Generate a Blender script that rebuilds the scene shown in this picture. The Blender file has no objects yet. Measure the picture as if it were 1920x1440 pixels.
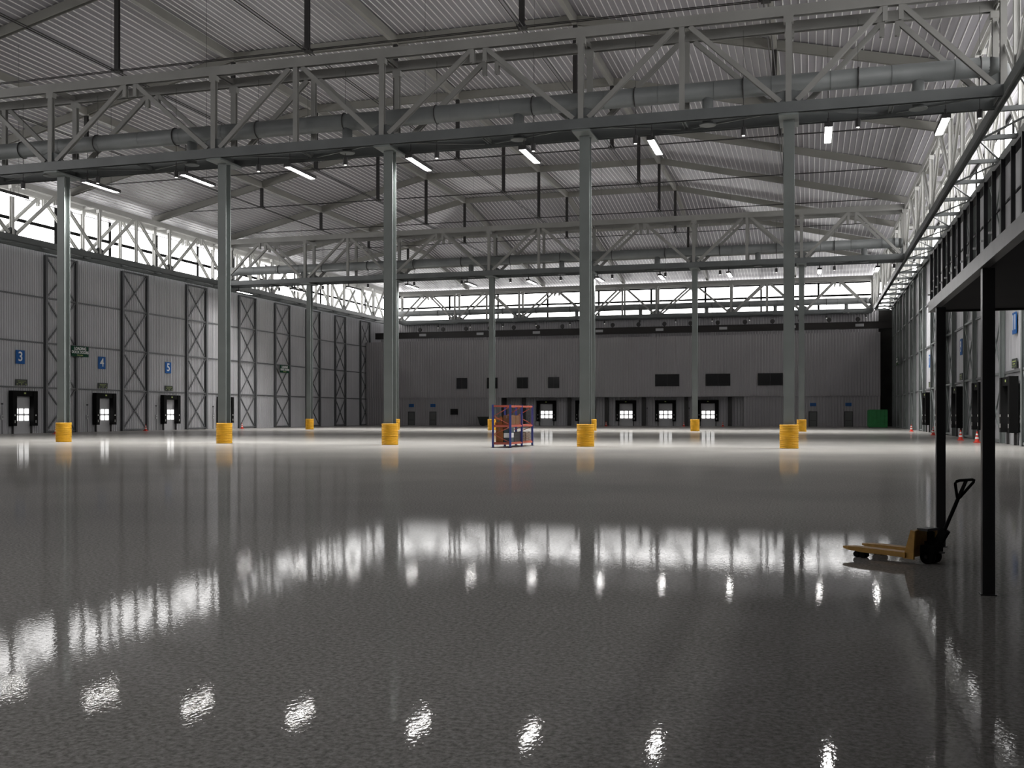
import bpy, math, random
from mathutils import Vector, Matrix
random.seed(7)
S = bpy.context.scene
COL = S.collection
H0 = 1.8                      # eye height; heights below are above the floor
ORD = ['leftmost','second from left','third from left','fourth from left','fifth from left','sixth from left',
       'seventh from left','eighth from left','ninth from left','tenth from left','eleventh from left','twelfth from left',
       'thirteenth from left','fourteenth from left','fifteenth from left']

# ------------------------------------------------------------------ materials
def mat(name, col, rough=.5, metal=0.0, noise=0.0, nscale=1.5, spec=.5, bump=0.0, bscale=20):
    m = bpy.data.materials.new(name); m.use_nodes = True
    nt = m.node_tree; b = nt.nodes['Principled BSDF']
    b.inputs['Base Color'].default_value = (*col, 1); b.inputs['Roughness'].default_value = rough
    b.inputs['Metallic'].default_value = metal; b.inputs['Specular IOR Level'].default_value = spec
    tc = nt.nodes.new('ShaderNodeTexCoord')
    if noise:
        n = nt.nodes.new('ShaderNodeTexNoise'); n.inputs['Scale'].default_value = nscale
        n.inputs['Detail'].default_value = 5
        nt.links.new(tc.outputs['Object'], n.inputs['Vector'])
        r = nt.nodes.new('ShaderNodeValToRGB')
        r.color_ramp.elements[0].position = .3; r.color_ramp.elements[1].position = .7
        r.color_ramp.elements[0].color = (*[c*(1-noise) for c in col], 1)
        r.color_ramp.elements[1].color = (*[min(1, c*(1+noise)) for c in col], 1)
        nt.links.new(n.outputs['Fac'], r.inputs['Fac']); nt.links.new(r.outputs['Color'], b.inputs['Base Color'])
    if bump:
        n2 = nt.nodes.new('ShaderNodeTexNoise'); n2.inputs['Scale'].default_value = bscale
        nt.links.new(tc.outputs['Object'], n2.inputs['Vector'])
        bp = nt.nodes.new('ShaderNodeBump'); bp.inputs['Strength'].default_value = bump
        bp.inputs['Distance'].default_value = .02
        nt.links.new(n2.outputs['Fac'], bp.inputs['Height']); nt.links.new(bp.outputs['Normal'], b.inputs['Normal'])
    return m
def emis(name, col, st):
    m = bpy.data.materials.new(name); m.use_nodes = True
    nt = m.node_tree; nt.nodes.clear()
    e = nt.nodes.new('ShaderNodeEmission'); o = nt.nodes.new('ShaderNodeOutputMaterial')
    e.inputs['Color'].default_value = (*col, 1); e.inputs['Strength'].default_value = st
    nt.links.new(e.outputs[0], o.inputs[0]); return m

M = {}
M['steel'] = mat('grey_green_steel_paint', (.185,.204,.198), .42, 0, .12, .6)
M['lit_truss'] = mat('window_lit_truss_grey', (.56,.56,.54), .5, 0, .1, .5)  # truss grey lightened to carry the window light on the side trusses
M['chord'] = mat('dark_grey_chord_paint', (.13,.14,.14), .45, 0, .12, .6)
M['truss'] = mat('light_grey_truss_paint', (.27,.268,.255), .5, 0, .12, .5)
M['beam'] = mat('olive_grey_beam_paint', (.25,.245,.225), .5, 0, .1, .4)
M['dark'] = mat('dark_steel', (.028,.026,.026), .5)
M['girt'] = mat('dark_grey_girt_paint', (.11,.113,.117), .5, 0, .1, .8)
M['rib_highlight'] = mat('roof_rib_highlight', (.75,.75,.74), .4, .3)  # light caught by the roof ribs, put into their colour
M['roof'] = mat('roof_sheet_coating', (.31,.30,.325), .38, 0, .10, .15)
M['wall'] = mat('corrugated_wall_coating', (.46,.455,.475), .45, 0, .07, .25)
M['wall_r'] = mat('right_wall_coating', (.42,.42,.44), .45, 0, .07, .25)
M['hall'] = mat('rear_hall_wall_coating', (.34,.33,.338), .55, 0, .08, .12)
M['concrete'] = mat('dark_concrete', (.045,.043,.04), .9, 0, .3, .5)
M['black'] = mat('black_rubber', (.005,.005,.005), .8, spec=.12)
M['blackglass'] = mat('dark_window_glass', (.006,.006,.007), .12)
M['yellow'] = mat('ochre_guard_plastic', (.70,.37,.012), .5, 0, .14, 2.5)
M['doorgrey'] = mat('grey_door_panel', (.42,.42,.43), .5, 0, .05, 1)
M['duct'] = mat('galvanised_duct', (.155,.165,.165), .5, 0, .12, .7)
M['white'] = mat('white_paint', (.75,.75,.75), .5)
M['blue'] = mat('blue_sign_face', (.004,.085,.30), .6, spec=.25)
M['green'] = mat('dark_green_sign_face', (.004,.045,.022), .7, spec=.15)
M['lime'] = mat('yellow_green_lettering', (.42,.50,.16), .5)
M['signblack'] = mat('black_sign_face', (.012,.018,.012), .5)
M['cone'] = mat('red_cone_plastic', (.62,.035,.015), .5)
M['conew'] = mat('white_cone_band', (.72,.70,.68), .5)
M['rackblue'] = mat('blue_rack_paint', (.045,.07,.30), .45)
M['rackred'] = mat('orange_red_rack_paint', (.50,.115,.075), .45)
M['carton'] = mat('brown_cardboard', (.19,.095,.045), .8, 0, .2, 3)
M['carton2'] = mat('orange_brown_cardboard', (.30,.11,.03), .8, 0, .2, 3)
M['wood'] = mat('weathered_wood', (.23,.17,.13), .8, 0, .2, 4)
M['teal'] = mat('slate_grey_plastic', (.04,.07,.085), .5)
M['crate'] = mat('dark_crate_plastic', (.02,.018,.018), .5)
M['container'] = mat('green_container_paint', (.02,.21,.055), .5, 0, .15, 2)
M['skip'] = mat('black_green_skip_paint', (.012,.016,.012), .6)
M['trucky'] = mat('worn_yellow_truck_paint', (.50,.27,.05), .5, 0, .2, 8)
M['rail'] = mat('dark_railing_steel', (.03,.03,.032), .35, .3)
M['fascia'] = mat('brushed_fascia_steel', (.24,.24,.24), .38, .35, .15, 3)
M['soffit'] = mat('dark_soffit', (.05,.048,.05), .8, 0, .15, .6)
M['crane'] = mat('dark_brown_crane_beam', (.014,.011,.010), .5)
M['daylight'] = emis('daylit_glazing', (1.0,.985,.975), 3.0)
M['tube'] = emis('led_tube', (1.0,.98,.96), 22.0)
M['doorlite'] = emis('daylit_door_pane', (1.0,.99,.98), .9)
M['spot'] = emis('small_led', (1.0,.98,.95), .9)

# floor: polished concrete
def floor_mat():
    m = bpy.data.materials.new('polished_concrete'); m.use_nodes = True
    nt = m.node_tree; b = nt.nodes['Principled BSDF']; L = nt.links.new
    tc = nt.nodes.new('ShaderNodeTexCoord')
    def noise(sc, det, rough=.5):
        n = nt.nodes.new('ShaderNodeTexNoise'); n.inputs['Scale'].default_value = sc
        n.inputs['Detail'].default_value = det; n.inputs['Roughness'].default_value = rough
        L(tc.outputs['Object'], n.inputs['Vector']); return n
    n1 = noise(26, 4, .7); n2 = noise(.09, 4)
    r = nt.nodes.new('ShaderNodeValToRGB'); e = r.color_ramp.elements
    e[0].position = .33; e[0].color = (.165,.16,.152,1); e[1].position = .68; e[1].color = (.45,.44,.42,1)
    L(n1.outputs['Fac'], r.inputs['Fac'])
    mx = nt.nodes.new('ShaderNodeMix'); mx.data_type = 'RGBA'; mx.blend_type = 'MULTIPLY'
    mx.inputs['Factor'].default_value = 1
    r2 = nt.nodes.new('ShaderNodeValToRGB'); e = r2.color_ramp.elements
    e[0].position = .3; e[0].color = (.8,.8,.8,1); e[1].position = .7; e[1].color = (1.15,1.14,1.12,1)
    L(n2.outputs['Fac'], r2.inputs['Fac'])
    L(r.outputs['Color'], mx.inputs[6]); L(r2.outputs['Color'], mx.inputs[7]); L(mx.outputs[2], b.inputs['Base Color'])
    mr = nt.nodes.new('ShaderNodeMapRange'); L(noise(.25, 5).outputs['Fac'], mr.inputs['Value'])
    mr.inputs['From Min'].default_value = .3; mr.inputs['From Max'].default_value = .7
    mr.inputs['To Min'].default_value = .02; mr.inputs['To Max'].default_value = .045
    L(mr.outputs[0], b.inputs['Roughness'])
    bp = nt.nodes.new('ShaderNodeBump'); bp.inputs['Strength'].default_value = .5; bp.inputs['Distance'].default_value = .00078
    nb = noise(32, 2, .45); mp = nt.nodes.new('ShaderNodeMapping'); mp.inputs['Scale'].default_value = (1,.62,1)
    L(tc.outputs['Object'], mp.inputs['Vector']); L(mp.outputs[0], nb.inputs['Vector'])
    L(nb.outputs['Fac'], bp.inputs['Height']); L(bp.outputs['Normal'], b.inputs['Normal'])
    b.inputs['IOR'].default_value = 1.42
    # worn matte share of the surface between the polished grains
    b2 = nt.nodes.new('ShaderNodeBsdfDiffuse'); L(mx.outputs[2], b2.inputs['Color'])
    ms = nt.nodes.new('ShaderNodeMixShader'); ms.inputs[0].default_value = .34
    out = nt.nodes['Material Output']
    L(b2.outputs[0], ms.inputs[1]); L(b.outputs[0], ms.inputs[2]); L(ms.outputs[0], out.inputs[0])
    return m
M['floor'] = floor_mat()

# ------------------------------------------------------------------ mesh helper
class MB:
    def __init__(s): s.v = []; s.f = []
    def add(s, vs, fs):
        k = len(s.v); s.v += [tuple(v) for v in vs]; s.f += [tuple(i+k for i in f) for f in fs]; return s
    def box(s, x0, x1, y0, y1, z0, z1):
        return s.add([(x0,y0,z0),(x1,y0,z0),(x1,y1,z0),(x0,y1,z0),(x0,y0,z1),(x1,y0,z1),(x1,y1,z1),(x0,y1,z1)],
              [(0,3,2,1),(4,5,6,7),(0,1,5,4),(1,2,6,5),(2,3,7,6),(3,0,4,7)])
    def frame(s, p0, p1, up):
        p0 = Vector(p0); p1 = Vector(p1); d = (p1-p0).normalized(); up = Vector(up)
        side = d.cross(up)
        if side.length < 1e-4: side = d.cross(Vector((1,0,0)))
        side.normalize(); u = side.cross(d).normalized(); return p0, p1, side, u
    def bar(s, p0, p1, w, h, up=(0,0,1), so=0, uo=0):
        p0, p1, sd, u = s.frame(p0, p1, up)
        q = []
        for p in (p0, p1):
            for a, b in ((-1,-1),(1,-1),(1,1),(-1,1)): q.append(p + sd*(a*w/2+so) + u*(b*h/2+uo))
        return s.add(q, [(0,3,2,1),(4,5,6,7),(0,1,5,4),(1,2,6,5),(2,3,7,6),(3,0,4,7)])
    def hbar(s, p0, p1, w, h, up=(0,0,1), t=.03):
        """H section: two flanges whose faces look along +-side, web between"""
        s.bar(p0, p1, t, h, up, so=w/2-t/2); s.bar(p0, p1, t, h, up, so=-w/2+t/2); s.bar(p0, p1, w-2*t, t, up); return s
    def tube(s, pts, r, n=10, cap=True, closed=False):
        pts = [Vector(p) for p in pts]; rings = []
        N = len(pts)
        for i, p in enumerate(pts):
            a = pts[i-1] if (i > 0 or closed) else p; b = pts[(i+1) % N] if (i < N-1 or closed) else p
            d = (b-a).normalized(); ref = Vector((0,0,1)) if abs(d.z) < .9 else Vector((1,0,0))
            sd = d.cross(ref).normalized(); u = sd.cross(d)
            rr = r[i] if isinstance(r, (list, tuple)) else r
            rings.append([p + sd*math.cos(2*math.pi*k/n)*rr + u*math.sin(2*math.pi*k/n)*rr for k in range(n)])
        vs = [v for R in rings for v in R]; fs = []
        for i in range(N if closed else N-1):
            j = (i+1) % N
            for k in range(n): fs.append((i*n+k, i*n+(k+1) % n, j*n+(k+1) % n, j*n+k))
        if cap and not closed: fs.append(tuple(range(n))[::-1]); fs.append(tuple(range((N-1)*n, N*n)))
        return s.add(vs, fs)
    def prism(s, poly, axis, a, b):
        """poly: 2D points, extruded along axis from a to b"""
        n = len(poly)
        def P(p, c): return {'x': (c,p[0],p[1]), 'y': (p[0],c,p[1]), 'z': (p[0],p[1],c)}[axis]
        vs = [P(p, a) for p in poly]+[P(p, b) for p in poly]
        fs = [tuple(range(n))[::-1], tuple(range(n, 2*n))]+[(i, (i+1) % n, n+(i+1) % n, n+i) for i in range(n)]
        return s.add(vs, fs)
    def build(s, name, m, parent=None, smooth=False):
        me = bpy.data.meshes.new(name); me.from_pydata(s.v, [], s.f); me.update()
        me.materials.append(m if not isinstance(m, str) else M[m])
        if smooth:
            for p in me.polygons: p.use_smooth = len(p.vertices) == 4
        o = bpy.data.objects.new(name, me); COL.objects.link(o)
        if parent: o.parent = parent
        return o
    def shift(s, c):
        c = Vector(c); s.v = [tuple(Vector(v)-c) for v in s.v]; return s

def tag(o, label=None, cat=None, group=None, kind=None):
    if label: o['label'] = label
    if cat: o['category'] = cat
    if group: o['group'] = group
    if kind: o['kind'] = kind
    return o
def empty(name, loc=(0,0,0), rz=0):
    o = bpy.data.objects.new(name, None); COL.objects.link(o); o.location = loc; o.rotation_euler = (0,0,rz)
    o.empty_display_size = .2; return o
def copy_tree(o, parent=None):
    c = o.copy(); COL.objects.link(c)
    if parent: c.parent = parent
    for ch in [x for x in bpy.data.objects if x.parent == o]: copy_tree(ch, c)
    return c
def struct(o, kind='structure'):
    o['kind'] = kind; return o
def text(body, size, m, parent, name, loc, rot, bold=.0, extr=.006):
    cu = bpy.data.curves.new(name, 'FONT'); cu.body = body; cu.size = size; cu.align_x = 'CENTER'; cu.align_y = 'CENTER'
    cu.extrude = extr; cu.offset = bold
    t = bpy.data.objects.new(name, cu); COL.objects.link(t)
    dg = bpy.context.evaluated_depsgraph_get(); me = bpy.data.meshes.new_from_object(t.evaluated_get(dg))
    COL.objects.unlink(t); bpy.data.objects.remove(t)
    me.materials.clear(); me.materials.append(M[m])
    o = bpy.data.objects.new(name, me); COL.objects.link(o); o.parent = parent; o.location = loc; o.rotation_euler = rot
    return o

# ------------------------------------------------------------------ main dimensions
XL, XR = -71.5, 11.7                # side walls
Y0, YB = -24.0, 168.6               # front end, rear wall
YT = [56.5, 111.85, 167.2]          # truss rows
ZB0, ZB1, ZT0, ZT1 = 17.45, 18.0, 22.45, 23.0
GX = [-69.6,-56.2,-42.8,-29.3,-15.8,-2.3,11.2]      # roof grid
GY = [56.5+13.84*k for k in range(-3, 8)]
ZRIDGE = 29.0
def zu(x, y):                       # underside of roof beams
    z = min(ZRIDGE, 22.85+.2295*(x+69.6), 22.85+.2295*(11.2-x))
    return min(z, 22.95+.1455*(167.2-y))
BD = .62                            # roof beam depth

# ------------------------------------------------------------------ floor, ceiling, walls
o = MB().add([(XL-3,Y0-1,0),(XR+3,Y0-1,0),(XR+3,YB+3,0),(XL-3,YB+3,0)], [(0,1,2,3)]).build('floor', 'floor'); struct(o)

mb = MB(); prof = []
x = XL-2.6; pitch = .49
while x < XR+2.6:
    prof += [(x,0),(x+.42,0),(x+.432,-.04),(x+.465,-.04)]; x += pitch
prof.append((x,0))
rows = []
for (px, dz) in prof:
    ze = min(ZRIDGE, 22.85+.2295*(px+69.6), 22.85+.2295*(11.2-px))
    yb = 167.2-(ze-22.95)/.1455
    yb = min(yb, YB+1.9)
    rows.append([(px,Y0-.5,ze+BD+.09+dz),(px,yb,ze+BD+.09+dz),(px,YB+2.6,22.95+.1455*(167.2-YB-2.6)+BD+.09+dz)])
vs = [p for r in rows for p in r]; fs = []
for i in range(len(rows)-1):
    for j in range(2): fs.append((i*3+j, i*3+j+1, (i+1)*3+j+1, (i+1)*3+j))
o = mb.add(vs, fs).build('ceiling', 'roof'); struct(o)
o.data.materials.append(M['rib_highlight'])
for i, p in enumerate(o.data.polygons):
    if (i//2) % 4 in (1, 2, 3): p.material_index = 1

def ribs_y(xw, ya, yb, za, zb, inward, name, m, pitch=.30, dep=.075):
    """corrugated sheet on a plane x = xw, ribs vertical"""
    P = []; y = ya
    while y < yb-.001:
        P += [(y,0),(y+pitch*.52,0),(y+pitch*.62,dep),(y+pitch*.9,dep)]; y += pitch
    P.append((y,0))
    P = [(min(q[0], yb), q[1]) for q in P]
    vs = []
    for (yy, d) in P: vs += [(xw+inward*d, yy, za), (xw+inward*d, yy, zb)]
    k = len(P); fs = [(2*i,2*i+2,2*i+3,2*i+1) if inward > 0 else (2*i,2*i+1,2*i+3,2*i+2) for i in range(k-1)]
    b = MB().add(vs, fs)
    x0, x1 = sorted((xw-inward*.02, xw-inward*.2)); b.box(x0, x1, ya, yb, za, zb)
    return struct(b.build(name, m))
def ribs_x(yw, xa, xb, za, zb, name, m, pitch=.42, dep=.11, back=True):
    P = []; x = xa
    while x < xb-.001:
        P += [(x,0),(x+pitch*.52,0),(x+pitch*.62,dep),(x+pitch*.9,dep)]; x += pitch
    P.append((x,0)); P = [(min(q[0], xb), q[1]) for q in P]
    vs = []
    for (xx, d) in P: vs += [(xx, yw-d, za), (xx, yw-d, zb)]
    k = len(P); fs = [(2*i,2*i+2,2*i+3,2*i+1) for i in range(k-1)]
    b = MB().add(vs, fs)
    if back: b.box(xa, xb, yw+.02, yw+.2, za, zb)
    return struct(b.build(name, m))
ribs_y(XL, Y0, YB, 0, 17.6, 1, 'wall_left', 'wall')
ribs_y(XR, Y0, YB, 0, 17.6, -1, 'wall_right', 'wall_r', pitch=1.1, dep=.02)
ribs_x(YB, XL+.1, XR-.1, 0, 17.9, 'wall_back', 'hall')
struct(MB().box(XL-2.6, XR+2.6, Y0-.6, Y0-.3, 0, 30).build('wall_front', 'hall'))
# soffit ledge between wall top and window plane
struct(MB().box(XL-2.1, XL-.25, Y0, YB, 17.3, 17.55).build('trim_1', 'truss'))
struct(MB().box(XR+.25, XR+2.1, Y0, YB, 17.3, 17.55).build('trim_2', 'truss'))
struct(MB().box(XL-2.1, XR+2.1, YB+.25, YB+1.9, 17.6, 17.9).build('trim_3', 'truss'))

# ------------------------------------------------------------------ clerestory windows
def clerestory(name, kind, c, a0, a1, z0, z1, step, start, inward):
    root = empty(name); struct(root)
    def P(s, d, z): return (c+inward*d, s, z) if kind == 'y' else (s, c+inward*d, z)
    def bx(b, s0, s1, d0, d1, za, zb):
        p = P(s0, d0, za); q = P(s1, d1, zb)
        b.box(min(p[0],q[0]), max(p[0],q[0]), min(p[1],q[1]), max(p[1],q[1]), za, zb)
    b = MB(); vs = [P(a0,0,z0),P(a1,0,z0),P(a1,0,z1),P(a0,0,z1)]; b.add(vs, [(0,1,2,3)]); b.build('window_pane', 'daylight', root)
    b = MB(); bx(b, a0, a1, .02, .16, z1-.32, z1+.35); b.build('top_rail', 'black', root)
    b = MB(); bx(b, a0, a1, .02, .12, 20.4, 20.72); b.build('transom', 'black', root)
    b = MB(); bx(b, a0, a1, .02, .16, z0-.1, z0+.1); b.build('sill', 'black', root)
    s = start
    while s < a1:
        if s > a0: b = MB(); bx(b, s-.16, s+.16, .02, .14, z0+.1, z1-.32); b.build('mullion', 'black', root)
        s += step
    return root
clerestory('window_1', 'y', XL-2.0, Y0, YB+1.5, 17.6, 23.0, 8.38, 87.3-8.38*13, 1)
clerestory('window_2', 'y', XR+2.0, Y0, YB+1.5, 17.6, 23.0, 8.38, 87.3-8.38*13, -1)
clerestory('window_3', 'x', YB+1.8, XL-1.9, XR+1.9, 18.0, 22.75, 8.85, -69.6, -1)

# ------------------------------------------------------------------ twin trusses
def twin_truss(name, label, axis, c, half, nodes, stub_parity, mtop='truss', mbot='chord', ends=(0,0), zb=(ZB0,ZB1), zt=(ZT0,ZT1)):
    s0 = nodes[0]; mid = (nodes[0]+nodes[-1])/2
    org = Vector((mid, c, zb[0])) if axis == 'x' else Vector((c, mid, zb[0]))
    root = empty(name, org); tag(root, label, 'truss', 'painted steel roof trusses')
    def P(s, t, z): return Vector((s, c+t, z))-org if axis == 'x' else Vector((c+t, s, z))-org
    zc_b = (zb[0]+zb[1])/2; zc_t = (zt[0]+zt[1])/2; hb = zb[1]-zb[0]; ht = zt[1]-zt[0]
    nt = (0,1,0) if axis == 'x' else (1,0,0)      # out of plane
    a, b_ = nodes[0]-ends[0], nodes[-1]+ends[1]
    for t in (-half, half):
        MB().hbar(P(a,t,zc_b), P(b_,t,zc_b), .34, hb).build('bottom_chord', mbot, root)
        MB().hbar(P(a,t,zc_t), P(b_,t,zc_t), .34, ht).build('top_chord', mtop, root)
        for i, n in enumerate(nodes):
            g = MB()
            pts = [(-.75,zb[1]),(.75,zb[1]),(.62,zb[1]+.42),(.25,zb[1]+.62),(-.25,zb[1]+.62),(-.62,zb[1]+.42)]
            if i == 0: pts = [(max(0,p[0]), p[1]) for p in pts]
            if i == len(nodes)-1: pts = [(min(0,p[0]), p[1]) for p in pts]
            vs = [P(n+p[0], t-.03, p[1]) for p in pts]+[P(n+p[0], t+.03, p[1]) for p in pts]; k = 6
            g.add(vs, [tuple(range(k))[::-1], tuple(range(k,2*k))]+[(q,(q+1)%k,k+(q+1)%k,k+q) for q in range(k)])
            g.build('gusset_plate', mbot, root)
            v = MB().hbar(P(n,t,zb[1]), P(n,t,zt[0]), .3, .3, up=nt if False else ((1,0,0) if axis == 'x' else (0,1,0)), t=.035)
            v.bar(P(n,t,zt[0]-.34), P(n,t,zt[0]), .34, .5, up=((1,0,0) if axis == 'x' else (0,1,0)))
            v.build('vertical_post', mtop, root)
        for i in range(len(nodes)-1):
            n0, n1 = nodes[i], nodes[i+1]; m = (n0+n1)/2
            for (q0, q1) in ((n0+.42, m-.42), (n1-.42, m+.42)):
                MB().hbar(P(q0,t,zb[1]+.05), P(q1,t,zt[0]-.02), .24, .26, t=.03).build('diagonal_brace', mtop, root)
            if (i+stub_parity) % 2 == 0:
                for dx in (-.38, .38):
                    MB().hbar(P(m+dx,t,zt[0]-.75), P(m+dx,t,zt[0]), .26, .24, up=((1,0,0) if axis == 'x' else (0,1,0))).build('hanger_stub', mtop, root)
            else:
                MB().hbar(P(m,t,zb[1]), P(m,t,zt[0]), .26, .28, up=((1,0,0) if axis == 'x' else (0,1,0))).build('vertical_post', mtop, root)
    for i, n in enumerate(nodes):
        for z in (zc_b, zc_t):
            MB().hbar(P(n,-half+.17,z), P(n,half-.17,z), .24, .26).build('cross_tie', mbot if z == zc_b else mtop, root)
        if i < len(nodes)-1:
            m = (n+nodes[i+1])/2
            MB().hbar(P(m,-half+.17,zc_b), P(m,half-.17,zc_b), .2, .24).build('cross_tie', mbot, root)
            MB().bar(P(n+.3,-half+.2,zc_b-.1), P(m-.3,half-.2,zc_b-.1), .09, .09).build('diagonal_tie', mbot, root)
            MB().bar(P(m+.3,half-.2,zc_b-.1), P(nodes[i+1]-.3,-half+.2,zc_b-.1), .09, .09).build('diagonal_tie', mbot, root)
    return root
N1 = [-69.0,-58.3,-46.9,-35.0,-23.9,-12.1,-1.1,9.1]
N2 = [-69.0,-57.7,-46.6,-34.8,-23.2,-11.95,-.91,9.1]
twin_truss('roof_truss', 'nearest of the twin steel trusses crossing the whole hall', 'x', YT[0], 1.15, N1, 0)
twin_truss('roof_truss', 'middle twin steel truss crossing the hall, between the near truss and rear windows', 'x', YT[1], 1.15, N2, 0)
twin_truss('roof_truss', 'farthest twin steel truss crossing the hall, seen against the rear window band', 'x', YT[2], 1.15, N1, 0)
NY = [112-11.85*k for k in range(6,0,-1)]+[112+11.04*k for k in range(0,6)]
NY[-1] = 165.7
twin_truss('roof_truss', 'long twin steel truss along the left wall in front of the left window band', 'y', -70.0, 1.0, NY, 1, 'lit_truss')
twin_truss('roof_truss', 'long twin steel truss along the right wall with a ladder of ties underneath', 'y', 10.4, 1.15, NY, 1, 'lit_truss')

# ------------------------------------------------------------------ columns and guards
def column(x, y, label, glabel, grp):
    root = empty('steel_column', (x,y,0)); tag(root, label, 'column', 'tall steel columns of the hall')
    MB().hbar((0,0,0), (0,0,ZB0-.12), .56, .56, up=(1,0,0), t=.05).build('column_shaft', 'steel', root)
    MB().box(-.5,.5,-1.25,1.25,ZB0-.12,ZB0-.005).build('cap_plate', 'steel', root)
    g = empty('column_guard', (x,y,0)); tag(g, glabel, 'column guard', 'ochre yellow column guards')
    hgt = 1.26; n = 13; NS = 28; lay = []
    for k in range(n):
        z0 = hgt*k/n; z1 = hgt*(k+1)/n
        lay += [(z0,.465),(z0+.025,.49),(z1-.025,.49),(z1,.465)]
    lay += [(hgt,.43),(hgt-.3,.43)]
    vs = [(r_*math.cos(2*math.pi*q/NS), r_*math.sin(2*math.pi*q/NS), z) for (z, r_) in lay for q in range(NS)]
    fs = [(i_*NS+q, i_*NS+(q+1)%NS, (i_+1)*NS+(q+1)%NS, (i_+1)*NS+q) for i_ in range(len(lay)-1) for q in range(NS)]
    MB().add(vs, fs).build('guard_shell', 'yellow', g)
    for z in (.436, .824):
        vs = []; fs = []
        MB().tube([(0,0,z-.03),(0,0,z+.03)], .497, NS, cap=False).build('strap', 'yellow', g)
NM = ['leftmost','second from left','third from left','fourth from left','rightmost']
for i, x in enumerate(N1[2:7]):
    column(x, YT[0], 'tall grey steel column under the near truss, %s of the near row' % NM[i],
           'ribbed ochre guard on the near row column, %s' % NM[i], 0)
NM2 = ['leftmost','second from left, mostly behind a near column','third from left','fourth from left, hidden behind a near column','fifth from left','rightmost']
for i, x in enumerate(N2[1:7]):
    column(x, YT[1], 'tall grey steel column under the middle truss, %s of the far row' % NM2[i],
           'ribbed ochre guard on the far row column, %s' % NM2[i], 0)

# ------------------------------------------------------------------ roof beams, posts, rods
ROWN = {2:'nearest row',3:'near truss row',4:'first row past near truss',5:'second row past near truss',6:'last row before middle truss',
        7:'middle truss row',8:'first row past middle truss',9:'second row past middle truss',10:'last row before rear truss'}
for k, y in enumerate(GY):
    if k < 2: continue
    pts = [(-69.6, y, zu(-69.6,y))]
    xs = [-69.6,-42.8,-15.8,11.2]
    if y > 126:
        zc = 22.95+.1455*(167.2-y); dx = (zc-22.85)/.2295; xs = [-69.6, -69.6+dx, 11.2-dx, 11.2]
    b = MB()
    for i in range(3):
        a = Vector((xs[i], y, zu(xs[i],y)+BD/2+.02)); c = Vector((xs[i+1], y, zu(xs[i+1],y)+BD/2+.02))
        b.hbar(a, c, .36, BD, t=.05)
    b = b.shift((-29, y, 25)); o = b.build('roof_rafter', 'beam'); o.location = (-29, y, 25)
    tag(o, 'olive grey cranked rafter across the roof, %s' % ROWN.get(k, 'last'), 'rafter', 'cross rafters of the roof')
PN = {-56.2:'leftmost line',-42.8:'second line from left',-29.3:'third line from left',-15.8:'fourth line from left',-2.3:'rightmost line'}
for x in GX[1:-1]:
    ze = zu(x, 60); yb = min(167.2-(ze-22.95)/.1455, 167)
    b = MB(); dz = BD/2-.02
    b.bar((x,Y0,ze+dz),(x,yb,ze+dz),.34,BD-.02)
    if yb < 166: b.bar((x,yb,ze+dz),(x,167,zu(x,167)+dz),.34,BD-.02)
    b.shift((x,60,ze)); o = b.build('roof_purlin_beam', 'beam'); o.location = (x,60,ze)
    tag(o, 'olive grey lengthwise beam under the roof, %s' % PN[x], 'beam', 'lengthwise roof beams')
ZR = 23.95
for k, y in enumerate(GY):
    if k < 2 or k > 9: continue
    for x in GX[1:-1]:
        zt = zu(x, y)
        zr = ZR if y < 150 else ZR-1.2
        if zt-zr < .4: continue
        b = MB().hbar((0,0,0),(0,0,zt-zr-.02),.22,.3,up=(1,0,0),t=.05); r = empty('hanging_post', (x,y,zr))
        b.build('post_shaft', 'dark', r); MB().box(-.26,.26,-.26,.26,-.16,0).build('post_foot', 'dark', r)
        tag(r, 'dark post hanging from the roof, %s, %s' % (PN[x], ROWN.get(k,'last')), 'hanging post', 'dark posts hanging under the roof')
    if k >= 2:
        zr = (ZR if y < 150 else ZR-1.2)-.08
        b = MB()
        for d in (-.1,.1): b.tube([(-65+29,d,0),(6.6+29,d,0)], .03, 6)
        o = b.build('tie_rod', 'dark'); o.location = (-29,y,zr)
        tag(o, 'thin dark cross rods at the hanging post feet, %s' % ROWN.get(k,'last'), 'tie rod', 'cross tie rods')
for x in GX[1:-1]:
    b = MB()
    for d in (-.12,.12): b.tube([(d,Y0-60,0),(d,139.5-60,0)], .035, 6)
    o = b.build('tie_rod', 'dark'); o.location = (x,60,ZR-.14)
    tag(o, 'thin dark lengthwise rods at the post feet, %s' % PN[x], 'tie rod', 'lengthwise tie rods')

# ------------------------------------------------------------------ ducts, hangers, lights
ROWD = ['near','middle','rear']
DZ = 19.3
def duct(y, row):
    root = empty('ventilation_duct', (-29, y, DZ)); tag(root, 'round grey ventilation duct inside the %s truss' % row, 'duct', 'round ducts inside the trusses')
    b = MB(); b.tube([(-40,0,0),(37.6,0,0)], .5, 24); 
    b.build('duct_pipe', 'duct', root, True)
    b = MB(); b.tube([(37.6,0,0),(37.9,0,-.05),(38.15,0,-.25),(38.3,0,-.6),(38.3,0,-1.0)], .5, 20).build('duct_elbow', 'duct', root, True)
    for k in range(8):
        x = 34.3-10.65*k
        if x < -40: continue
        z = MB().tube([(x,0,-.3),(x,0,-1.75)], .3, 18).build('duct_outlet', 'duct', root, True)
        MB().tube([(x,0,-1.75),(x,0,-1.8),(x,0,-1.86)], [.31,.45,.45], 20).build('diffuser_disc', 'duct', root)
    for k in range(26):
        x = 36-3.0*k
        if x > -39: MB().tube([(x-.02,0,0),(x+.02,0,0)], .512, 24, cap=False).build('seam_ring', 'duct', root)
    return root
for i, y in enumerate(YT): duct(y, ROWD[i])
HX = [8.2-5.83*k for k in range(0,13)]
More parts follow.
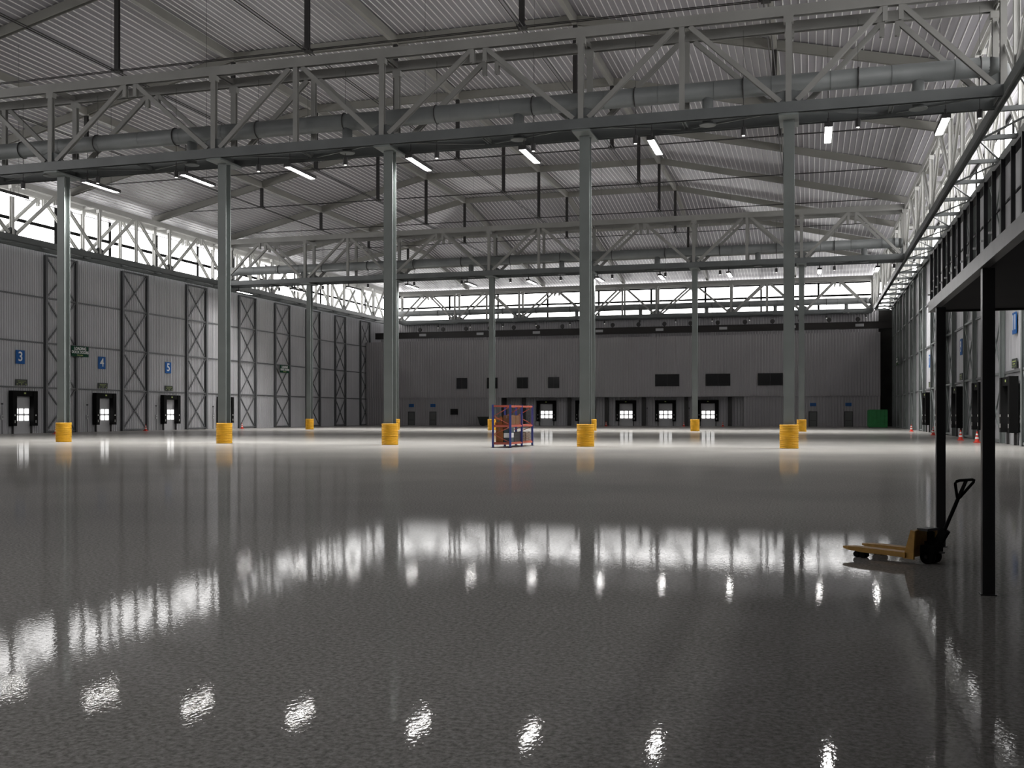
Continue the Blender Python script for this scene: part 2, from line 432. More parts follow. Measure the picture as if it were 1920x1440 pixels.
def hanger():
    root = empty('pendant_spotlight', (0,0,16.75))
    MB().tube([(0,0,0),(0,0,.42)], .14, 12).build('spot_housing', 'dark', root)
    MB().tube([(0,0,-.02),(0,0,0)], .085, 12).build('spot_lens', 'spot', root)
    MB().tube([(0,0,.42),(0,0,DZ-16.75-.53)], .02, 6).build('cable', 'dark', root)
    zc = DZ-16.75
    pts = [(0,.54*math.cos(a),zc+.54*math.sin(a)) for a in [math.pi*2*i/20 for i in range(20)]]
    MB().tube(pts, .035, 6, closed=True).build('duct_strap', 'dark', root)
    MB().tube([(0,0,zc+.54),(0,0,22.4-16.75)], .01, 6).build('upper_wire', 'dark', root)
    return root
hp = hanger(); first = True
for i, y in enumerate(YT):
    n = len(HX)
    for k, x in enumerate(HX):
        r = hp if first else copy_tree(hp); first = False
        r.location = (x, y, 16.75)
        tag(r, 'small black pendant spotlight below the %s truss duct, %s' % (ROWD[i], ORD[n-1-k]), 'spotlight', 'small pendants under the %s truss' % ROWD[i])
LX = [-67.3,-60.0,-52.6,-45.1,-37.8,-30.5,-22.6,-15.7,-8.4,.9,6.6]
def lamp():
    root = empty('linear_pendant_light', (0,0,16.85))
    b = MB().box(-.19,.19,0,3.4,.04,.16); b.box(-.22,-.19,0,3.4,-.05,.16); b.box(.19,.22,0,3.4,-.05,.16); b.box(-.22,.22,-.03,0,-.05,.16); b.box(-.22,.22,3.4,3.43,-.05,.16)
    b.build('lamp_housing', 'dark', root)
    for sx in (-.095, .095): MB().box(sx-.07,sx+.07,.05,3.35,-.03,.035).build('led_tube', 'tube', root)
    ld = bpy.data.lights.new('led_light', 'AREA'); ld.shape = 'RECTANGLE'; ld.size = .34; ld.size_y = 3.3
    ld.energy = 540; ld.spread = math.radians(135); ld.color = (1,.985,.965)
    lo = bpy.data.objects.new('led_light', ld); COL.objects.link(lo); lo.parent = root; lo.location = (0,1.7,-.045)
    MB().tube([(0,.35,.16),(0,.35,.5)], .06, 8).build('junction_cap', 'dark', root)
    MB().tube([(0,.35,.16),(0,.35,1.93)], .018, 6).build('cable', 'dark', root)
    MB().tube([(0,2.7,0),(0,2.7,1)], .009, 6).build('long_cable', 'dark', root)
    return root
lp = lamp(); first = True
for i, y in enumerate(YT[:2]):
    for k, x in enumerate(LX):
        if i == 0 and k < 2: continue
        r = lp if first else copy_tree(lp); first = False
        r.location = (x, y-.3, 16.85)
        for ch in r.children:
            if ch.name.startswith('long_cable'): ch.location.z = .16; ch.scale.z = zu(x, y)+BD-16.85-.2
        if x < -64:
            for ch in r.children:
                if ch.type == 'LIGHT': ch.data = ch.data.copy(); ch.data.energy = 120
        tag(r, 'glowing twin tube pendant light under the %s truss, %s of its row' % (ROWD[i], ORD[k-2] if i == 0 else ORD[k]), 'pendant light', 'linear lights under the %s truss' % ROWD[i])

# ------------------------------------------------------------------ side wall frames and girts
ZG = [4.37, 8.72, 13.1]
LP = [(60.2,64.5),(71.8,76.1),(83.4,87.7),(95.0,99.3),(106.9,111.0),(118.6,122.7),(128.0,132.1),(137.2,141.5),(146.8,150.4),(156.2,159.9)]
RP = [(47.6,52.0),(59.0,63.6),(70.4,75.0),(81.8,86.4),(93.2,97.8),(104.8,109.2),(116.4,120.6),(127,131),(136.5,140.6),(146,150),(155.2,158.6)]
NTH = ['nearest','second nearest','third nearest','fourth nearest','fifth nearest','sixth nearest','seventh nearest','eighth nearest','ninth nearest','tenth nearest','eleventh nearest']
for side, xw, inw, LPx in (('left', XL, 1, LP), ('right', XR, -1, RP)):
    for i, (a, b_) in enumerate(LPx):
        x = xw+inw*.2; r = empty('braced_wall_frame', (x,a,0))
        tag(r, 'grey steel wall frame with four crossed braces on the %s wall, %s' % (side, NTH[i]), 'wall frame', 'crossed wall frames, %s wall' % side)
        w = b_-a; pm = 'girt' if side == 'left' else 'steel'
        for y in (0, w): MB().hbar((0,y,0),(0,y,17.3),.3,.28,up=(0,1,0),t=.03).build('frame_post', pm, r)
        zs = [0.15]+ZG+[17.25]
        for z in zs: MB().bar((0,.16,z),(0,w-.16,z),.16,.14).build('frame_strut', pm, r)
        for j in range(4):
            z0, z1 = zs[j]+.12, zs[j+1]-.12
            MB().bar((inw*.03,.16,z0),(inw*.03,w-.16,z1),.08,.13).build('cross_brace', pm, r)
            MB().bar((-inw*.06,.16,z1),(-inw*.06,w-.16,z0),.08,.13).build('cross_brace', pm, r)
    LV = ['lowest','middle','highest']
    for j, z in enumerate(ZG):
        xg = xw+inw*.1
        ys = [Y0]+[q for p in LPx for q in p]+[YB-7]
        o = empty('wall_girt', (xg,60,z))
        for q in range(0, len(ys)-1, 2):
            MB().bar((0,ys[q]+.17-60,0),(0,ys[q+1]-.17-60,0),.1,.15).build('rail_segment', 'girt', o)
        tag(o, 'thin dark horizontal rail along the %s wall, %s of three' % (side, LV[j]), 'wall rail', 'horizontal rails, %s wall' % side)

# ------------------------------------------------------------------ dock doors
def dock_door():
    r = empty('dock_door')
    MB().box(-1.12,1.12,-.10,-.05,0,3.52).build('door_panel', 'doorgrey', r)
    for z0 in (1.2, 1.85):
        for cx in (-.70, 0, .70):
            b = MB(); b.prism([(cx-.27,z0+.05),(cx-.22,z0),(cx+.22,z0),(cx+.27,z0+.05),(cx+.27,z0+.45),(cx+.22,z0+.5),(cx-.22,z0+.5),(cx-.27,z0+.45)], 'y', -.125, -.10)
            b.build('window_lite', 'doorlite', r)
    MB().box(-1.6,-1.08,-.62,-.13,.72,4.02).build('shelter_jamb', 'black', r)
    MB().box(1.08,1.6,-.62,-.13,.72,4.02).build('shelter_jamb', 'black', r)
    MB().box(-1.08,1.08,-.55,-.13,3.5,4.02).build('shelter_header', 'black', r)
    MB().box(-1.5,1.5,-.045,-.012,0,.75).build('dock_plate', 'doorgrey', r)
    MB().box(1.12,1.25,-.3,-.15,0,.72).build('guide_post', 'dark', r)
    MB().box(-1.25,-1.12,-.3,-.15,0,.72).build('guide_post', 'dark', r)
    MB().box(-.12,.12,-.57,-.55,3.72,3.86).build('lamp_plate', 'lime', r)
    for sx in (-1.34, 1.34):
        MB().box(sx-.05,sx+.05,-.64,-.62,1.65,1.8).build('marker_plate', 'conew', r)
        MB().box(sx-.03,sx+.03,-.64,-.62,1.0,1.25).build('marker_plate', 'conew', r)
    return r
def control_box():
    r = empty('door_control_box')
    MB().box(-.14,.14,-.16,-.05,1.3,1.75).build('box_body', 'doorgrey', r)
    MB().box(-.05,.05,-.18,-.16,1.5,1.6).build('push_button', 'dark', r)
    MB().tube([(0,-.1,1.75),(0,-.1,2.7)], .025, 6).build('conduit', 'girt', r)
    MB().tube([(0,-.1,0),(0,-.1,1.3)], .03, 6).build('conduit', 'girt', r)
    MB().box(-.08,.08,-.14,-.05,2.7,2.85).build('signal_lamp', 'dark', r)
    return r
def blank_sign(name, w, h, face, m2=None):
    r = empty(name)
    MB().box(-w/2,w/2,-.05,-.0,-h/2,h/2).build('sign_panel', face, r)
    return r
def num_sign(n):
    r = blank_sign('number_sign', 1.12, 1.28, 'blue')
    text(str(n), 1.25, 'white', r, 'numeral', (0,-.058,-.0), (math.pi/2,0,0), bold=.015)
    return r
def strip_sign():
    r = blank_sign('notice_sign', 1.5, .56, 'signblack')
    b = MB()
    random.seed(3)
    for (z, hw) in ((.12,.5),(-.03,.38)):
        x = -hw
        while x < hw-.04:
            w = random.uniform(.05,.11); b.box(x, x+w*.55, -.058, -.05, z-.03, z+.03); x += w+.02
    b.box(-.62,-.5,-.058,-.05,-.2,-.13); b.box(.5,.62,-.058,-.05,-.2,-.13); b.box(-.05,.05,-.058,-.05,-.22,-.12)
    b.build('notice_lettering', 'lime', r); return r
def loading_sign():
    r = blank_sign('loading_sign', 2.5, 1.04, 'green')
    text('LOADING', .40, 'white', r, 'lettering', (0,-.058,.27), (math.pi/2,0,0), bold=.012)
    text('DOCK DOORS', .37, 'white', r, 'lettering', (0,-.058,-.09), (math.pi/2,0,0), bold=.012)
    b = MB()
    for k in range(5): b.box(-.45+k*.18,-.33+k*.18,-.058,-.05,-.42,-.33)
    b.build('number_line', 'lime', r); return r
DD = dock_door(); CB = control_box(); SS = strip_sign(); LS = loading_sign()
used = {}
def place(proto, x, y, z, rz, label, cat, grp):
    key = proto.name
    r = proto if key not in used else copy_tree(proto); used[key] = 1
    r.location = (x,y,z); r.rotation_euler = (0,0,rz); tag(r, label, cat, grp); return r
RL, RR = math.pi/2, -math.pi/2      # local -Y faces +X (left wall), -X (right wall)
for n, y in ((2,68.6),(3,80.2),(4,91.8),(5,103.4),(6,115.0)):
    nm = {2:'just outside the photo, beyond the door marked 3',3:'under the blue 3',4:'under the blue 4',5:'under the blue 5',6:'mostly hidden behind a column'}[n]
    if n == 2: continue
    place(DD, XL+.05, y, 0, RL, 'black framed dock door in the left wall, %s' % nm, 'dock door', 'dock doors')
    place(CB, XL+.05, y-2.35, 0, RL, 'small door control with conduits beside the left dock door %s' % nm, 'control box', 'door controls')
    place(SS, XL+.12, y+.05, 4.82, RL, 'small dark notice above the left dock door, %s' % nm, 'sign', 'small dark notices')
    s = num_sign(n); place(s, XL+.12, y-.1, 7.2, RL, 'blue square sign with a white %d on the left wall' % n, 'sign', 'blue number signs')
for n, y in ((7,112.0),(8,100.6),(9,89.3),(10,78.2),(11,66.8)):
    nm = {7:'farthest of the right wall',8:'second farthest of the right wall',9:'below the sign 9',10:'partly behind the near mezzanine post',11:'below the sign 11, nearest'}[n]
    place(DD, XR-.05, y, 0, RR, 'dock door with deep black surround in the right wall, %s' % nm, 'dock door', 'dock doors')
    place(CB, XR-.05, y-2.3, 0, RR, 'small door control with conduits beside the right dock door, %s' % nm, 'control box', 'door controls')
    place(SS, XR-.09, y, 4.82, RR, 'small dark notice above the right dock door, %s' % nm, 'sign', 'small dark notices')
    s = num_sign(n); place(s, XR-.09, y, 7.2, RR, 'blue square sign with a white %d on the right wall' % n, 'sign', 'blue number signs')
place(LS, XL+.6, 87.75, 8.15, RL, 'green loading dock sign, left wall, half behind the leftmost column', 'sign', 'green loading signs')
place(LS, XL+.6, 129.9, 8.15, RL, 'green loading dock sign on the left wall, right of the second column', 'sign', 'green loading signs')
place(LS, XR-.6, 97.3, 8.7, RR, 'green loading dock sign on the right wall beside the farther mezzanine post', 'sign', 'green loading signs')
place(LS, XR-.6, 146.0, 8.9, RR, 'green loading dock doors sign far down the right wall near the corner', 'sign', 'green loading signs')

# ------------------------------------------------------------------ rear hall box (projecting front)
YF = 158.0; YRc = 161.0; BX0, BX1 = XL+.35, 9.7; RX0, RX1 = -47.6, -9.6; ZS = 4.5; ZTOP = 13.75
# upper front
ribs_x(YF, BX0, BX1, ZS, ZTOP, 'wall_rear_upper', 'hall')
ribs_x(YF+.22, BX0, RX0, 0, ZS, 'wall_rear_lower_left', 'hall')
ribs_x(YF+.22, RX1, BX1, 0, ZS, 'wall_rear_lower_right', 'hall')
ribs_x(YRc, RX0-.1, RX1+.1, 0, ZS+.3, 'wall_rear_recess', 'wall')
struct(MB().box(BX0,BX1,YF+.2,YRc+.3,ZS,ZS+.25).build('trim_4', 'dark'))
struct(MB().box(BX0,BX1,YF+.2,YB-.3,ZTOP-.2,ZTOP).build('trim_5', 'hall'))
struct(MB().box(RX0-.2,RX0,YF+.42,YRc,0,ZS).build('trim_6', 'dark'))
struct(MB().box(RX1,RX1+.2,YF+.42,YRc,0,ZS).build('trim_7', 'dark'))
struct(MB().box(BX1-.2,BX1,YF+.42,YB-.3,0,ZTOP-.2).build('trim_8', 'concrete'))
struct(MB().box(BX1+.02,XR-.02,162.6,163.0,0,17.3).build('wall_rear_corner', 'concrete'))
def xa(px, y):      # where the sight line of a photo column meets depth y
    f = (px-1520)/1931*.9604; return f*.9604*y/(1+.2785*f)
for i, (a, b_) in enumerate(((857,876),(914,933),(970.5,990),(1028.5,1048.5))):
    r = empty('window_%d' % (4+i), (xa((a+b_)/2,YF), YF-.1, 6.0)); struct(r); w = xa(b_,YF)-xa(a,YF)
    MB().box(-w/2,w/2,-.05,0,.0,1.65).build('window_pane', 'blackglass', r)
    b = MB().box(-w/2-.05,-w/2,-.08,0,-.05,1.7); b.box(w/2,w/2+.05,-.08,0,-.05,1.7); b.box(-w/2,w/2,-.08,0,-.05,0); b.box(-w/2,w/2,-.08,0,1.65,1.7); b.box(-.03,.03,-.07,-.05,0,1.65)
    b.build('window_frame', 'dark', r)
for i, (a, b_) in enumerate(((1229,1273.5),(1324,1369),(1421.5,1467.5))):
    r = empty('window_%d' % (8+i), (xa((a+b_)/2,YF), YF-.1, 6.15)); struct(r); w = xa(b_,YF)-xa(a,YF)
    MB().box(-w/2,w/2,-.05,0,.0,1.75).build('window_pane', 'blackglass', r)
    b = MB().box(-w/2-.05,-w/2,-.08,0,-.05,1.8); b.box(w/2,w/2+.05,-.08,0,-.05,1.8); b.box(-w/2,w/2,-.08,0,-.05,0); b.box(-w/2,w/2,-.08,0,1.75,1.8); b.box(-.03,.03,-.07,-.05,0,1.75)
    b.build('window_frame', 'dark', r)
# small doors with blue signs
for i, (pxc, side) in enumerate(((771,'leftmost door'),(811.5,'second door from left'),(1524.5,'door behind the rightmost column'),(1591,'door beside the green container'))):
    x = xa(pxc, YF)
    r = empty('door_%d' % (i+1), (x, YF+.22-.1, 0)); struct(r)
    MB().box(-.5,.5,-.04,0,0,2.15).build('door_leaf', mat('olive_grey_door', (.10,.105,.10), .5) if i == 0 else bpy.data.materials['olive_grey_door'], r)
    b = MB().box(-.6,-.5,-.08,0,0,2.25); b.box(.5,.6,-.08,0,0,2.25); b.box(-.5,.5,-.08,0,2.15,2.25); b.build('door_frame', 'dark', r)
    MB().box(-.42,.42,-.08,-.04,.85,.92).build('push_bar', 'dark', r)
    s = blank_sign('door_sign', .85, .48, 'blue'); s.location = (x,YF+.22-.1,3.25)
    b = MB(); 
    for zz in (.09,-.08):
        for q in range(4): b.box(-.3+q*.15,-.2+q*.15,-.058,-.05,zz-.045,zz+.045)
    b.build('sign_lettering', 'teal', s)
    tag(s, 'small blue sign on the rear wall above the %s' % side, 'sign', 'small blue door signs')
b = MB().box(-.62,.62,-.12,0,0,.95); r = empty('wall_vent', (xa(851,YF),YF+.17,1.75)); b.build('vent_recess', 'black', r)
b = MB()
for k in range(6): b.box(-.58,.58,-.16,-.12,.06+k*.15,.1+k*.15)
b.build('vent_louvre', 'dark', r); tag(r, 'small black louvred vent low on the rear wall right of the left doors', 'vent')
# recess doors
for i, pxc in enumerate((1025.5,1098.5,1174.5,1248.5,1328)):
    nm = ['just right of the rack','behind a near column','third from left','fourth from left','rightmost'][i]
    x = xa(pxc, YRc-.1)
    place(DD, x, YRc-.1, 0, 0, 'white windowed dock door in the rear recess, %s' % nm, 'dock door', 'rear dock doors')
    place(CB, x-2.9, YRc-.1, 0, 0, 'small control box beside the rear dock door, %s' % nm, 'control box', 'rear door controls')
for i, pxc in enumerate((941,982,1067.5,1137.5,1207,1287,1368.5)):
    x = xa(pxc, YRc-.5); w = .3
    o = MB().box(-w,w,-.15,.15,0,ZS-.02).build('recess_post', 'dark'); o.location = (x, YRc-.5, 0)
    tag(o, 'dark vertical post in the rear dock recess, %s' % ORD[i], 'post', 'dark recess posts')

# crane runway beam in front of the rear wall upper part
r = empty('runway_beam', (-30,161.8,ZTOP)); 
tag(r, 'long dark brown beam running across the rear of the hall above the ribbed wall', 'beam')
ZC = 14.6-ZTOP
MB().box(-41.0,41.4,-.3,.3,ZC,ZC+.92).build('beam_web', 'crane', r)
MB().box(-41.0,41.4,-.42,.42,ZC-.06,ZC).build('beam_flange', 'crane', r)
MB().box(-41.0,41.4,-.42,.42,ZC+.92,ZC+.98).build('beam_flange', 'crane', r)
for k in range(9): MB().box(-40+k*9.2,-39.6+k*9.2,-.2,.2,0,ZC-.06).build('beam_foot', 'hall', r)
KP = [787.5,831,874,918.5,963.5,1009,1054.7,1101,1149,1197.5,1246,1295,1346,1397,1448.6,1501,1554.7,1608.8]
for i, px in enumerate(KP):  # round black motors along the beam top, not lamps
    x = xa(px, 161.8)
    k = empty('motor', (x,161.8,ZC+.98+ZTOP)); tag(k, 'small round black floodlight on the runway beam, %s' % (ORD+['sixteenth from left','seventeenth from left','rightmost'])[i], 'motor', 'round motors on the runway beam')
    MB().tube([(0,-.2,.42),(0,-.1,.42),(0,.2,.42)], [.3,.36,.3], 14).build('motor_head', 'dark', k)
    MB().bar((0,0,0),(0,0,.2),.12,.12).build('bracket', 'dark', k)
for i, px in enumerate((792.5,900,1005.6,1123.5,1236.6,1356,1484,1612)):
    x = xa(px, 161.4)
    o = MB().box(-.6,.6,-.06,0,-.2,.2).build('beam_plate', 'doorgrey'); o.location = (x,161.48,ZC+.48+ZTOP)
    tag(o, 'grey rectangular plate on the face of the runway beam, %s' % ORD[i], 'plate', 'grey plates on the runway beam')

# ------------------------------------------------------------------ cones
def cone():
    r = empty('traffic_cone')
    b = MB().box(-.2,.2,-.2,.2,0,.05); b.tube([(0,0,.05),(0,0,.08),(0,0,.72)], [.16,.145,.03], 16).build('cone_body', 'cone', r)
    for z0, z1 in ((.24,.36),(.47,.58)):
        f = lambda z: .145-(z-.08)/.64*.115+.004
        MB().tube([(0,0,z0),(0,0,z1)], [f(z0),f(z1)], 16, cap=False).build('cone_band', 'conew', r)
    return r
CN = cone()
for (x, y, lb) in ((-66.6,79.2,'beside the leftmost column guard'),(-69.4,96.4,'by the left wall between the doors 4 and 5'),(-68.6,114.8,'by the left wall right of the second column'),
                   (-30.3,156.6,'before the rear docks, left of three'),(-18.4,156.6,'before the rear docks, middle of three'),(-12.6,156.6,'before the rear docks, right of three'),
                   (10.2,71.4,'by the right wall, just left of the near mezzanine post'),(10.0,77.4,'by the right wall, right of the farther mezzanine post'),
                   (10.2,95.8,'by the right wall, just left of the farther mezzanine post'),(10.2,116,'by the right wall, farthest from the viewer')):
    place(CN, x, y, 0, 0, 'red and white traffic cone %s' % lb, 'traffic cone', 'traffic cones')

# ------------------------------------------------------------------ container and skip
r = empty('storage_container', (xa(1646.5,147.5),147.5,0)); tag(r, 'bright green steel storage container in the far right corner', 'container')
b = MB(); w = 1.2; L = 3.0
b.box(-w,w,.02,L,.12,2.4)
for k in range(12): 
    y = .2+k*.23; b.box(-w-.04,-w,y,y+.11,.2,2.3); b.box(w,w+.04,y,y+.11,.2,2.3)
b.build('container_body', 'container', r)
for sx in (-1,1):
    d = MB().box(min(sx*.03,sx*1.1),max(sx*.03,sx*1.1),-.03,.02,.2,2.32)
    for q in range(4): cx = sx*(.16+q*.27); d.box(cx-.05,cx+.05,-.06,-.03,.28,2.25)
    dd = d.build('container_door', 'container', r)
    for q in (.3,.8): MB().tube([(sx*q,-.09,.15),(sx*q,-.09,2.36)], .025, 6).build('locking_bar', 'container', dd)
b = MB()
for sx in (-1.2,1.08): 
    b.box(sx,sx+.12,-.08,.06,0,2.45)
b.box(-1.2,1.2,-.08,.06,2.34,2.45); b.box(-1.2,1.2,-.08,.06,.05,.18); b.build('corner_frame', 'container', r)
r = empty('waste_skip', (xa(908.5,155.5),155.5,0)); tag(r, 'black open topped waste skip standing by the rear wall', 'skip')
b = MB(); b.prism([(-.75,.08),(.9,.08),(.95,1.35),(-1.15,1.35)], 'y', 0, 1.6); b.build('skip_body', 'skip', r)
MB().box(-1.22,1.02,-.05,1.65,1.35,1.43).build('skip_rim', 'skip', r)
for sx in (-.55,.6): MB().box(sx,sx+.15,.1,1.5,0,.08).build('skip_runner', 'skip', r)

# ------------------------------------------------------------------ pallet rack and goods
RXo, RYo = -16.5, 53.2
r = empty('pallet_rack', (RXo,RYo,0)); tag(r, 'two bay pallet rack with blue uprights and orange red beams in mid floor', 'rack')
W, Lr, Hr = .98, 4.55, 2.33
ys = [0, Lr/2, Lr]
for x in (0, W):
    for y in ys:
        u = MB().hbar((x,y,.02),(x,y,Hr),.09,.1,up=(1,0,0),t=.015); p = u.build('rack_upright', 'rackblue', r)
        MB().box(x-.09,x+.09,y-.09,y+.09,0,.02).build('foot_plate', 'dark', p)
for z in (.22, 1.16, 2.25):
    for x in (0, W):
        for q in range(2): MB().box(x-.025,x+.025,ys[q]+.05,ys[q+1]-.05,z-.045,z+.045).build('shelf_beam', 'rackred', r)
    for y in (0, Lr): MB().box(.05,W-.05,y-.025,y+.025,z-.05,z+.05).build('end_beam', 'rackred', r)
    if z < 2:
        for q in range(2): MB().box(.03,W-.03,ys[q]+.06,ys[q+1]-.06,z+.055,z+.075).build('shelf_deck', 'rackred', r)
for y in ys:
    for (za, zb) in ((.3,.72),(.72,1.1),(1.25,1.7),(1.7,2.2)):
        a, c = (W-.04,.04) if int(za*10) in (3,12) else (.04,W-.04)
        MB().bar((a,y,zb if False else za),(c,y,zb),.03,.035).build('diagonal_lace', 'rackred', r)
SB, SM = .22+.075, 1.16+.075
def goods(kind, x0, x1, y0, y1, z0, h, m, label, cat, parts=None):
    cx, cy = RXo+(x0+x1)/2, RYo+(y0+y1)/2; rt = empty(kind, (cx,cy,z0)); tag(rt, label, cat)
    w, d = (x1-x0)/2, (y1-y0)/2
    if kind == 'cardboard_box':
        MB().box(-w,w,-d,d,0,h).build('box_body', m, rt)
        b = MB().box(-.03,.03,-d-.003,d+.003,h,h+.004); b.box(-.03,.03,-d-.004,-d,h*.7,h); b.build('packing_tape', 'wood', rt)
    elif kind == 'plastic_crate':
        b = MB().box(-w,w,-d,d,0,h*.12)
        for (a0,a1,c0,c1) in ((-w,w,-d,-d+.02),(-w,w,d-.02,d),(-w,-w+.02,-d+.02,d-.02),(w-.02,w,-d+.02,d-.02)):
            b.box(a0,a1,c0,c1,h*.12,h*.92)
        b.build('crate_body', m, rt)
        b = MB()
        for (a0,a1,c0,c1) in ((-w,w,-d,-d+.02),(-w,w,d-.02,d),(-w,-w+.02,-d+.02,d-.02),(w-.02,w,-d+.02,d-.02)):
            b.box(a0,a1,c0,c1,h*.92,h)
        b.build('crate_rim', m, rt)
    elif kind == 'wooden_crate':
        for (a0,a1,c0,c1) in ((-w,w,-d,-d+.03),(-w,w,d-.03,d)):
            for q in range(2): MB().box(a0,a1,c0,c1,q*h*.55,q*h*.55+h*.3).build('crate_slat', m, rt)
        for (a0,a1,c0,c1) in ((-w,-w+.03,-d+.03,d-.03),(w-.03,w,-d+.03,d-.03)):
            for q in range(2): MB().box(a0,a1,c0,c1,q*h*.55,q*h*.55+h*.3).build('crate_slat', m, rt)
        b = MB()
        for sx in (-1,1):
            for sy in (-1,1): b.box(sx*(w-.06)-.025,sx*(w-.06)+.025,sy*(d-.06)-.025,sy*(d-.06)+.025,0,h)
        b.build('corner_block', m, rt)
        MB().box(-w+.04,w-.04,-d+.04,d-.04,.005,.02).build('crate_base', 'crate', rt)
    return rt
goods('cardboard_box', .55,.93,.12,1.2, SM,.52,'carton','brown carton on the upper shelf behind the front blue upright','box')
goods('cardboard_box', .55,.93,1.28,1.95, SM,.5,'carton','narrower brown carton behind the front carton on the upper shelf','box')
goods('wooden_crate', .08,.48,.15,.95, SM,.46,'carton2','orange brown slatted crate on the upper shelf at its left end','crate')
goods('cardboard_box', .3,.7,3.0,3.55, SM,.5,'wood','pale upright carton in the far bay of the upper shelf','box')
goods('cardboard_box', .12,.52,.15,1.0, SB,.80,'carton2','tall orange brown carton on the bottom shelf at its left end','box')
for k in range(3):
    goods('plastic_crate', .58,.93,.1,.85, SB+k*.25,.245,['teal','white','teal'][k],'%s storage bin in the stack of three behind the front upright' % ['slate grey bottom','pale middle','slate grey top'][k],'bin')
for k in range(3):
    goods('plastic_crate', .45,.93,.95,2.1, SB+k*.17,.165,'crate','dark crate in the low stack in the front bay, %s' % ['lowest','middle one','topmost'][k],'crate')
for k in range(4):
    goods('wooden_crate', .40,.93,2.4,3.2, SB+k*.135,.13,'wood','pale wooden tray in the left stack of the far bay, %s' % ['lowest','second from below','third from below','topmost'][k],'tray')
for k in range(4):
    goods('wooden_crate', .40,.93,3.35,4.3, SB+k*.13,.125,'wood','pale wooden tray in the right stack of the far bay, %s' % ['lowest','second from below','third from below','topmost'][k],'tray')

# ------------------------------------------------------------------ mezzanine
MX = 1.62
r = empty('mezzanine_deck', (MX,15.8,0)); tag(r, 'dark mezzanine deck with steel edge at the right side of the hall', 'mezzanine')
ZD = 3.26
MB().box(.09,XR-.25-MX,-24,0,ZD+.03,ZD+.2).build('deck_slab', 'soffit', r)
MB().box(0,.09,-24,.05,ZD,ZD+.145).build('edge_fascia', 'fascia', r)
MB().box(.09,XR-.25-MX,0,.05,ZD,ZD+.145).build('end_fascia', 'dark', r)
ZH = ZD+.80
MB().box(.02,.09,-24,0,ZH,ZH+.03).build('handrail', 'rail', r)
for k in range(26):
    y = -.18-k*.47
    b = MB().box(.0,.036,y-.012,y+.012,ZD+.145,ZH).build('baluster', 'rail', r)
    if k < 12: MB().box(-.03,.0,y-.012,y+.012,ZD+.22,ZD+.24).build('bolt_clip', 'white', b)
for k, z in enumerate((ZD+.42,)): MB().box(.045,.06,-24,0,z,z+.018).build('mid_rail', 'rail', r)
for (y, lb) in ((15.1,'farther slim dark post under the mezzanine corner behind the pallet truck'),(11.2,'nearer slim dark post under the mezzanine edge')):
    q = empty('mezzanine_post', (1.70,y,0)); tag(q, lb, 'post', 'mezzanine posts')
    b = MB().box(-.058,.058,-.058,.058,.012,ZD-.005).build('post_shaft', 'rail', q)
    MB().box(-.075,.075,-.075,.075,0,.012).build('base_plate', 'rail', q)

# ------------------------------------------------------------------ pallet truck (local -x = forks, +x = handle)
ang = math.atan2(-.6,.8)
r = empty('pallet_truck', (1.134+.6*.21,13.3+.8*.21,0), ang); tag(r, 'worn yellow hand pallet truck with black handle parked by the mezzanine post', 'pallet truck')
for sy in (-1, 1):
    cy = sy*.205
    b = MB(); n = 9
    # fork: channel with tapering tip
    prof = [(0,.075,.135),(-.60,.075,.135),(-.80,.085,.130),(-.90,.10,.122)]
    wid = [.078,.078,.07,.035]
    vs = []
    for (x,z0,z1), w in zip(prof, wid): vs += [(x,cy-w,z0),(x,cy+w,z0),(x,cy+w,z1),(x,cy-w,z1)]
    fs = [(0,1,2,3),(12,15,14,13)]
    for i in range(3):
        for k in range(4): fs.append((i*4+k,i*4+4+k,i*4+4+(k+1)%4,i*4+(k+1)%4))
    b.add(vs, fs); fk = b.build('fork', 'trucky', r)
    b = MB().box(-.56,-.05,cy-.02,cy+.02,.136,.138)
    MB().tube([(-.70,cy-.05,.038),(-.70,cy+.05,.038)], .038, 16).build('fork_roller', 'black', fk)
    MB().tube([(-.61,cy-.05,.038),(-.61,cy+.05,.038)], .038, 16).build('fork_roller', 'black', fk)
    MB().bar((-.72,cy,.06),(-.45,cy,.085),.03,.03).build('roller_fork', 'dark', fk)
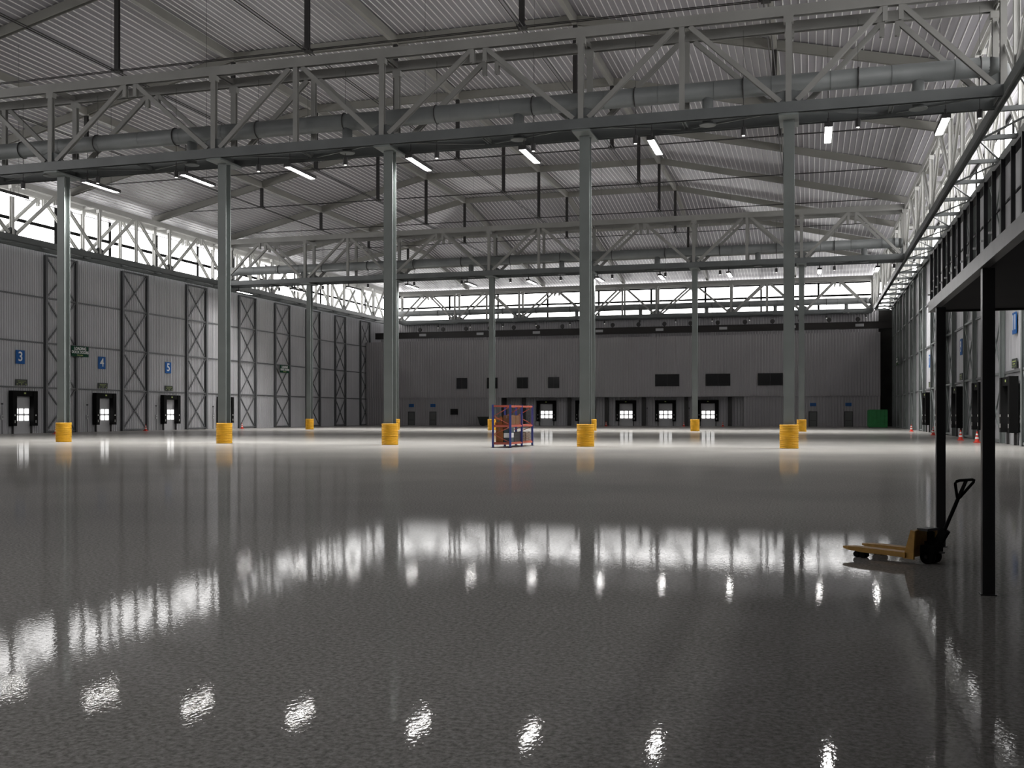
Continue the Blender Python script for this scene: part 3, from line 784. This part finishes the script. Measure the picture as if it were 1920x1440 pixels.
# slanted front frame
b = MB(); 
b.prism([(-.04,.06),(.10,.06),(.12,.40),(.065,.41)], 'y', -.265, -.235)
b.prism([(-.04,.06),(.10,.06),(.12,.40),(.065,.41)], 'y', .20, .23)
b.prism([(-.045,.07),(-.02,.06),(.09,.40),(.065,.41)], 'y', -.235, .20)
b.build('battery_frame', 'trucky', r)
MB().box(.06,.20,-.12,.12,.395,.425).build('top_cover', 'dark', r)
b = MB().tube([(.17,0,.16),(.17,0,.38)], .045, 16); b.tube([(.17,0,.30),(.17,0,.39)], .03, 12); b.build('hydraulic_cylinder', 'black', r, True)
b = MB().box(.09,.27,-.10,.10,.12,.22); b.box(.12,.30,-.06,.06,.2,.27); b.build('pump_block', 'black', r)
b = MB().tube([(.17,-.10,.085),(.17,-.02,.085)], .085, 24); b.build('steer_wheel', 'black', r, True)
b = MB().tube([(.17,.02,.085),(.17,.10,.085)], .085, 24); b.build('steer_wheel', 'black', r, True)
MB().tube([(.17,-.12,.085),(.17,.12,.085)], .02, 10).build('axle', 'dark', r)
MB().bar((.30,-.03,.15),(.36,-.03,.15),.03,.02).build('foot_pedal', 'dark', r)
h = MB(); 
h.bar((.24,0,.22),(.36,0,.42),.09,.08,up=(0,1,0)); h.tube([(.33,0,.38),(.515,0,.80)], .022, 10)
hs = h.build('handle_shaft', 'black', r)
top = Vector((.62,0,1.03)); v0 = Vector((.515,0,.80)); 
def rp(lat, t):      # point on handle plane: lat across, t along shaft direction
    d = (top-v0); return v0+d*t+Vector((0,lat,0))
loop = [rp(0,0),rp(-.03,.08),rp(-.19,.74),rp(-.215,.86),rp(-.205,.96),rp(-.15,1.0),rp(0,1.0),rp(.13,1.0),rp(.175,.96),rp(.185,.86),rp(.16,.74),rp(.03,.08)]
MB().tube(loop, .017, 10, closed=True).build('handle_loop', 'black', r, True)
MB().bar(rp(0,0), rp(0,.97), .035, .02, up=(0,1,0)).build('lever', 'black', r)

# ------------------------------------------------------------------ camera, world, view
cam = bpy.data.cameras.new('camera'); co = bpy.data.objects.new('camera', cam); COL.objects.link(co)
co.location = (0,0,H0); co.rotation_euler = (math.pi/2,0,math.radians(16.17))
cam.sensor_width = 36; cam.lens = 36*1931/1920; cam.shift_y = 57/1920; cam.clip_end = 1000; cam.clip_start = .05
S.camera = co
w = bpy.data.worlds.new('world'); S.world = w; w.use_nodes = True
bg = w.node_tree.nodes['Background']; bg.inputs[0].default_value = (.9,.95,1,1); bg.inputs[1].default_value = .6
S.view_settings.view_transform = 'Standard'; S.view_settings.look = 'None'
S.view_settings.gamma = 1; S.view_settings.use_curve_mapping = False
S.view_settings.exposure = 1.3
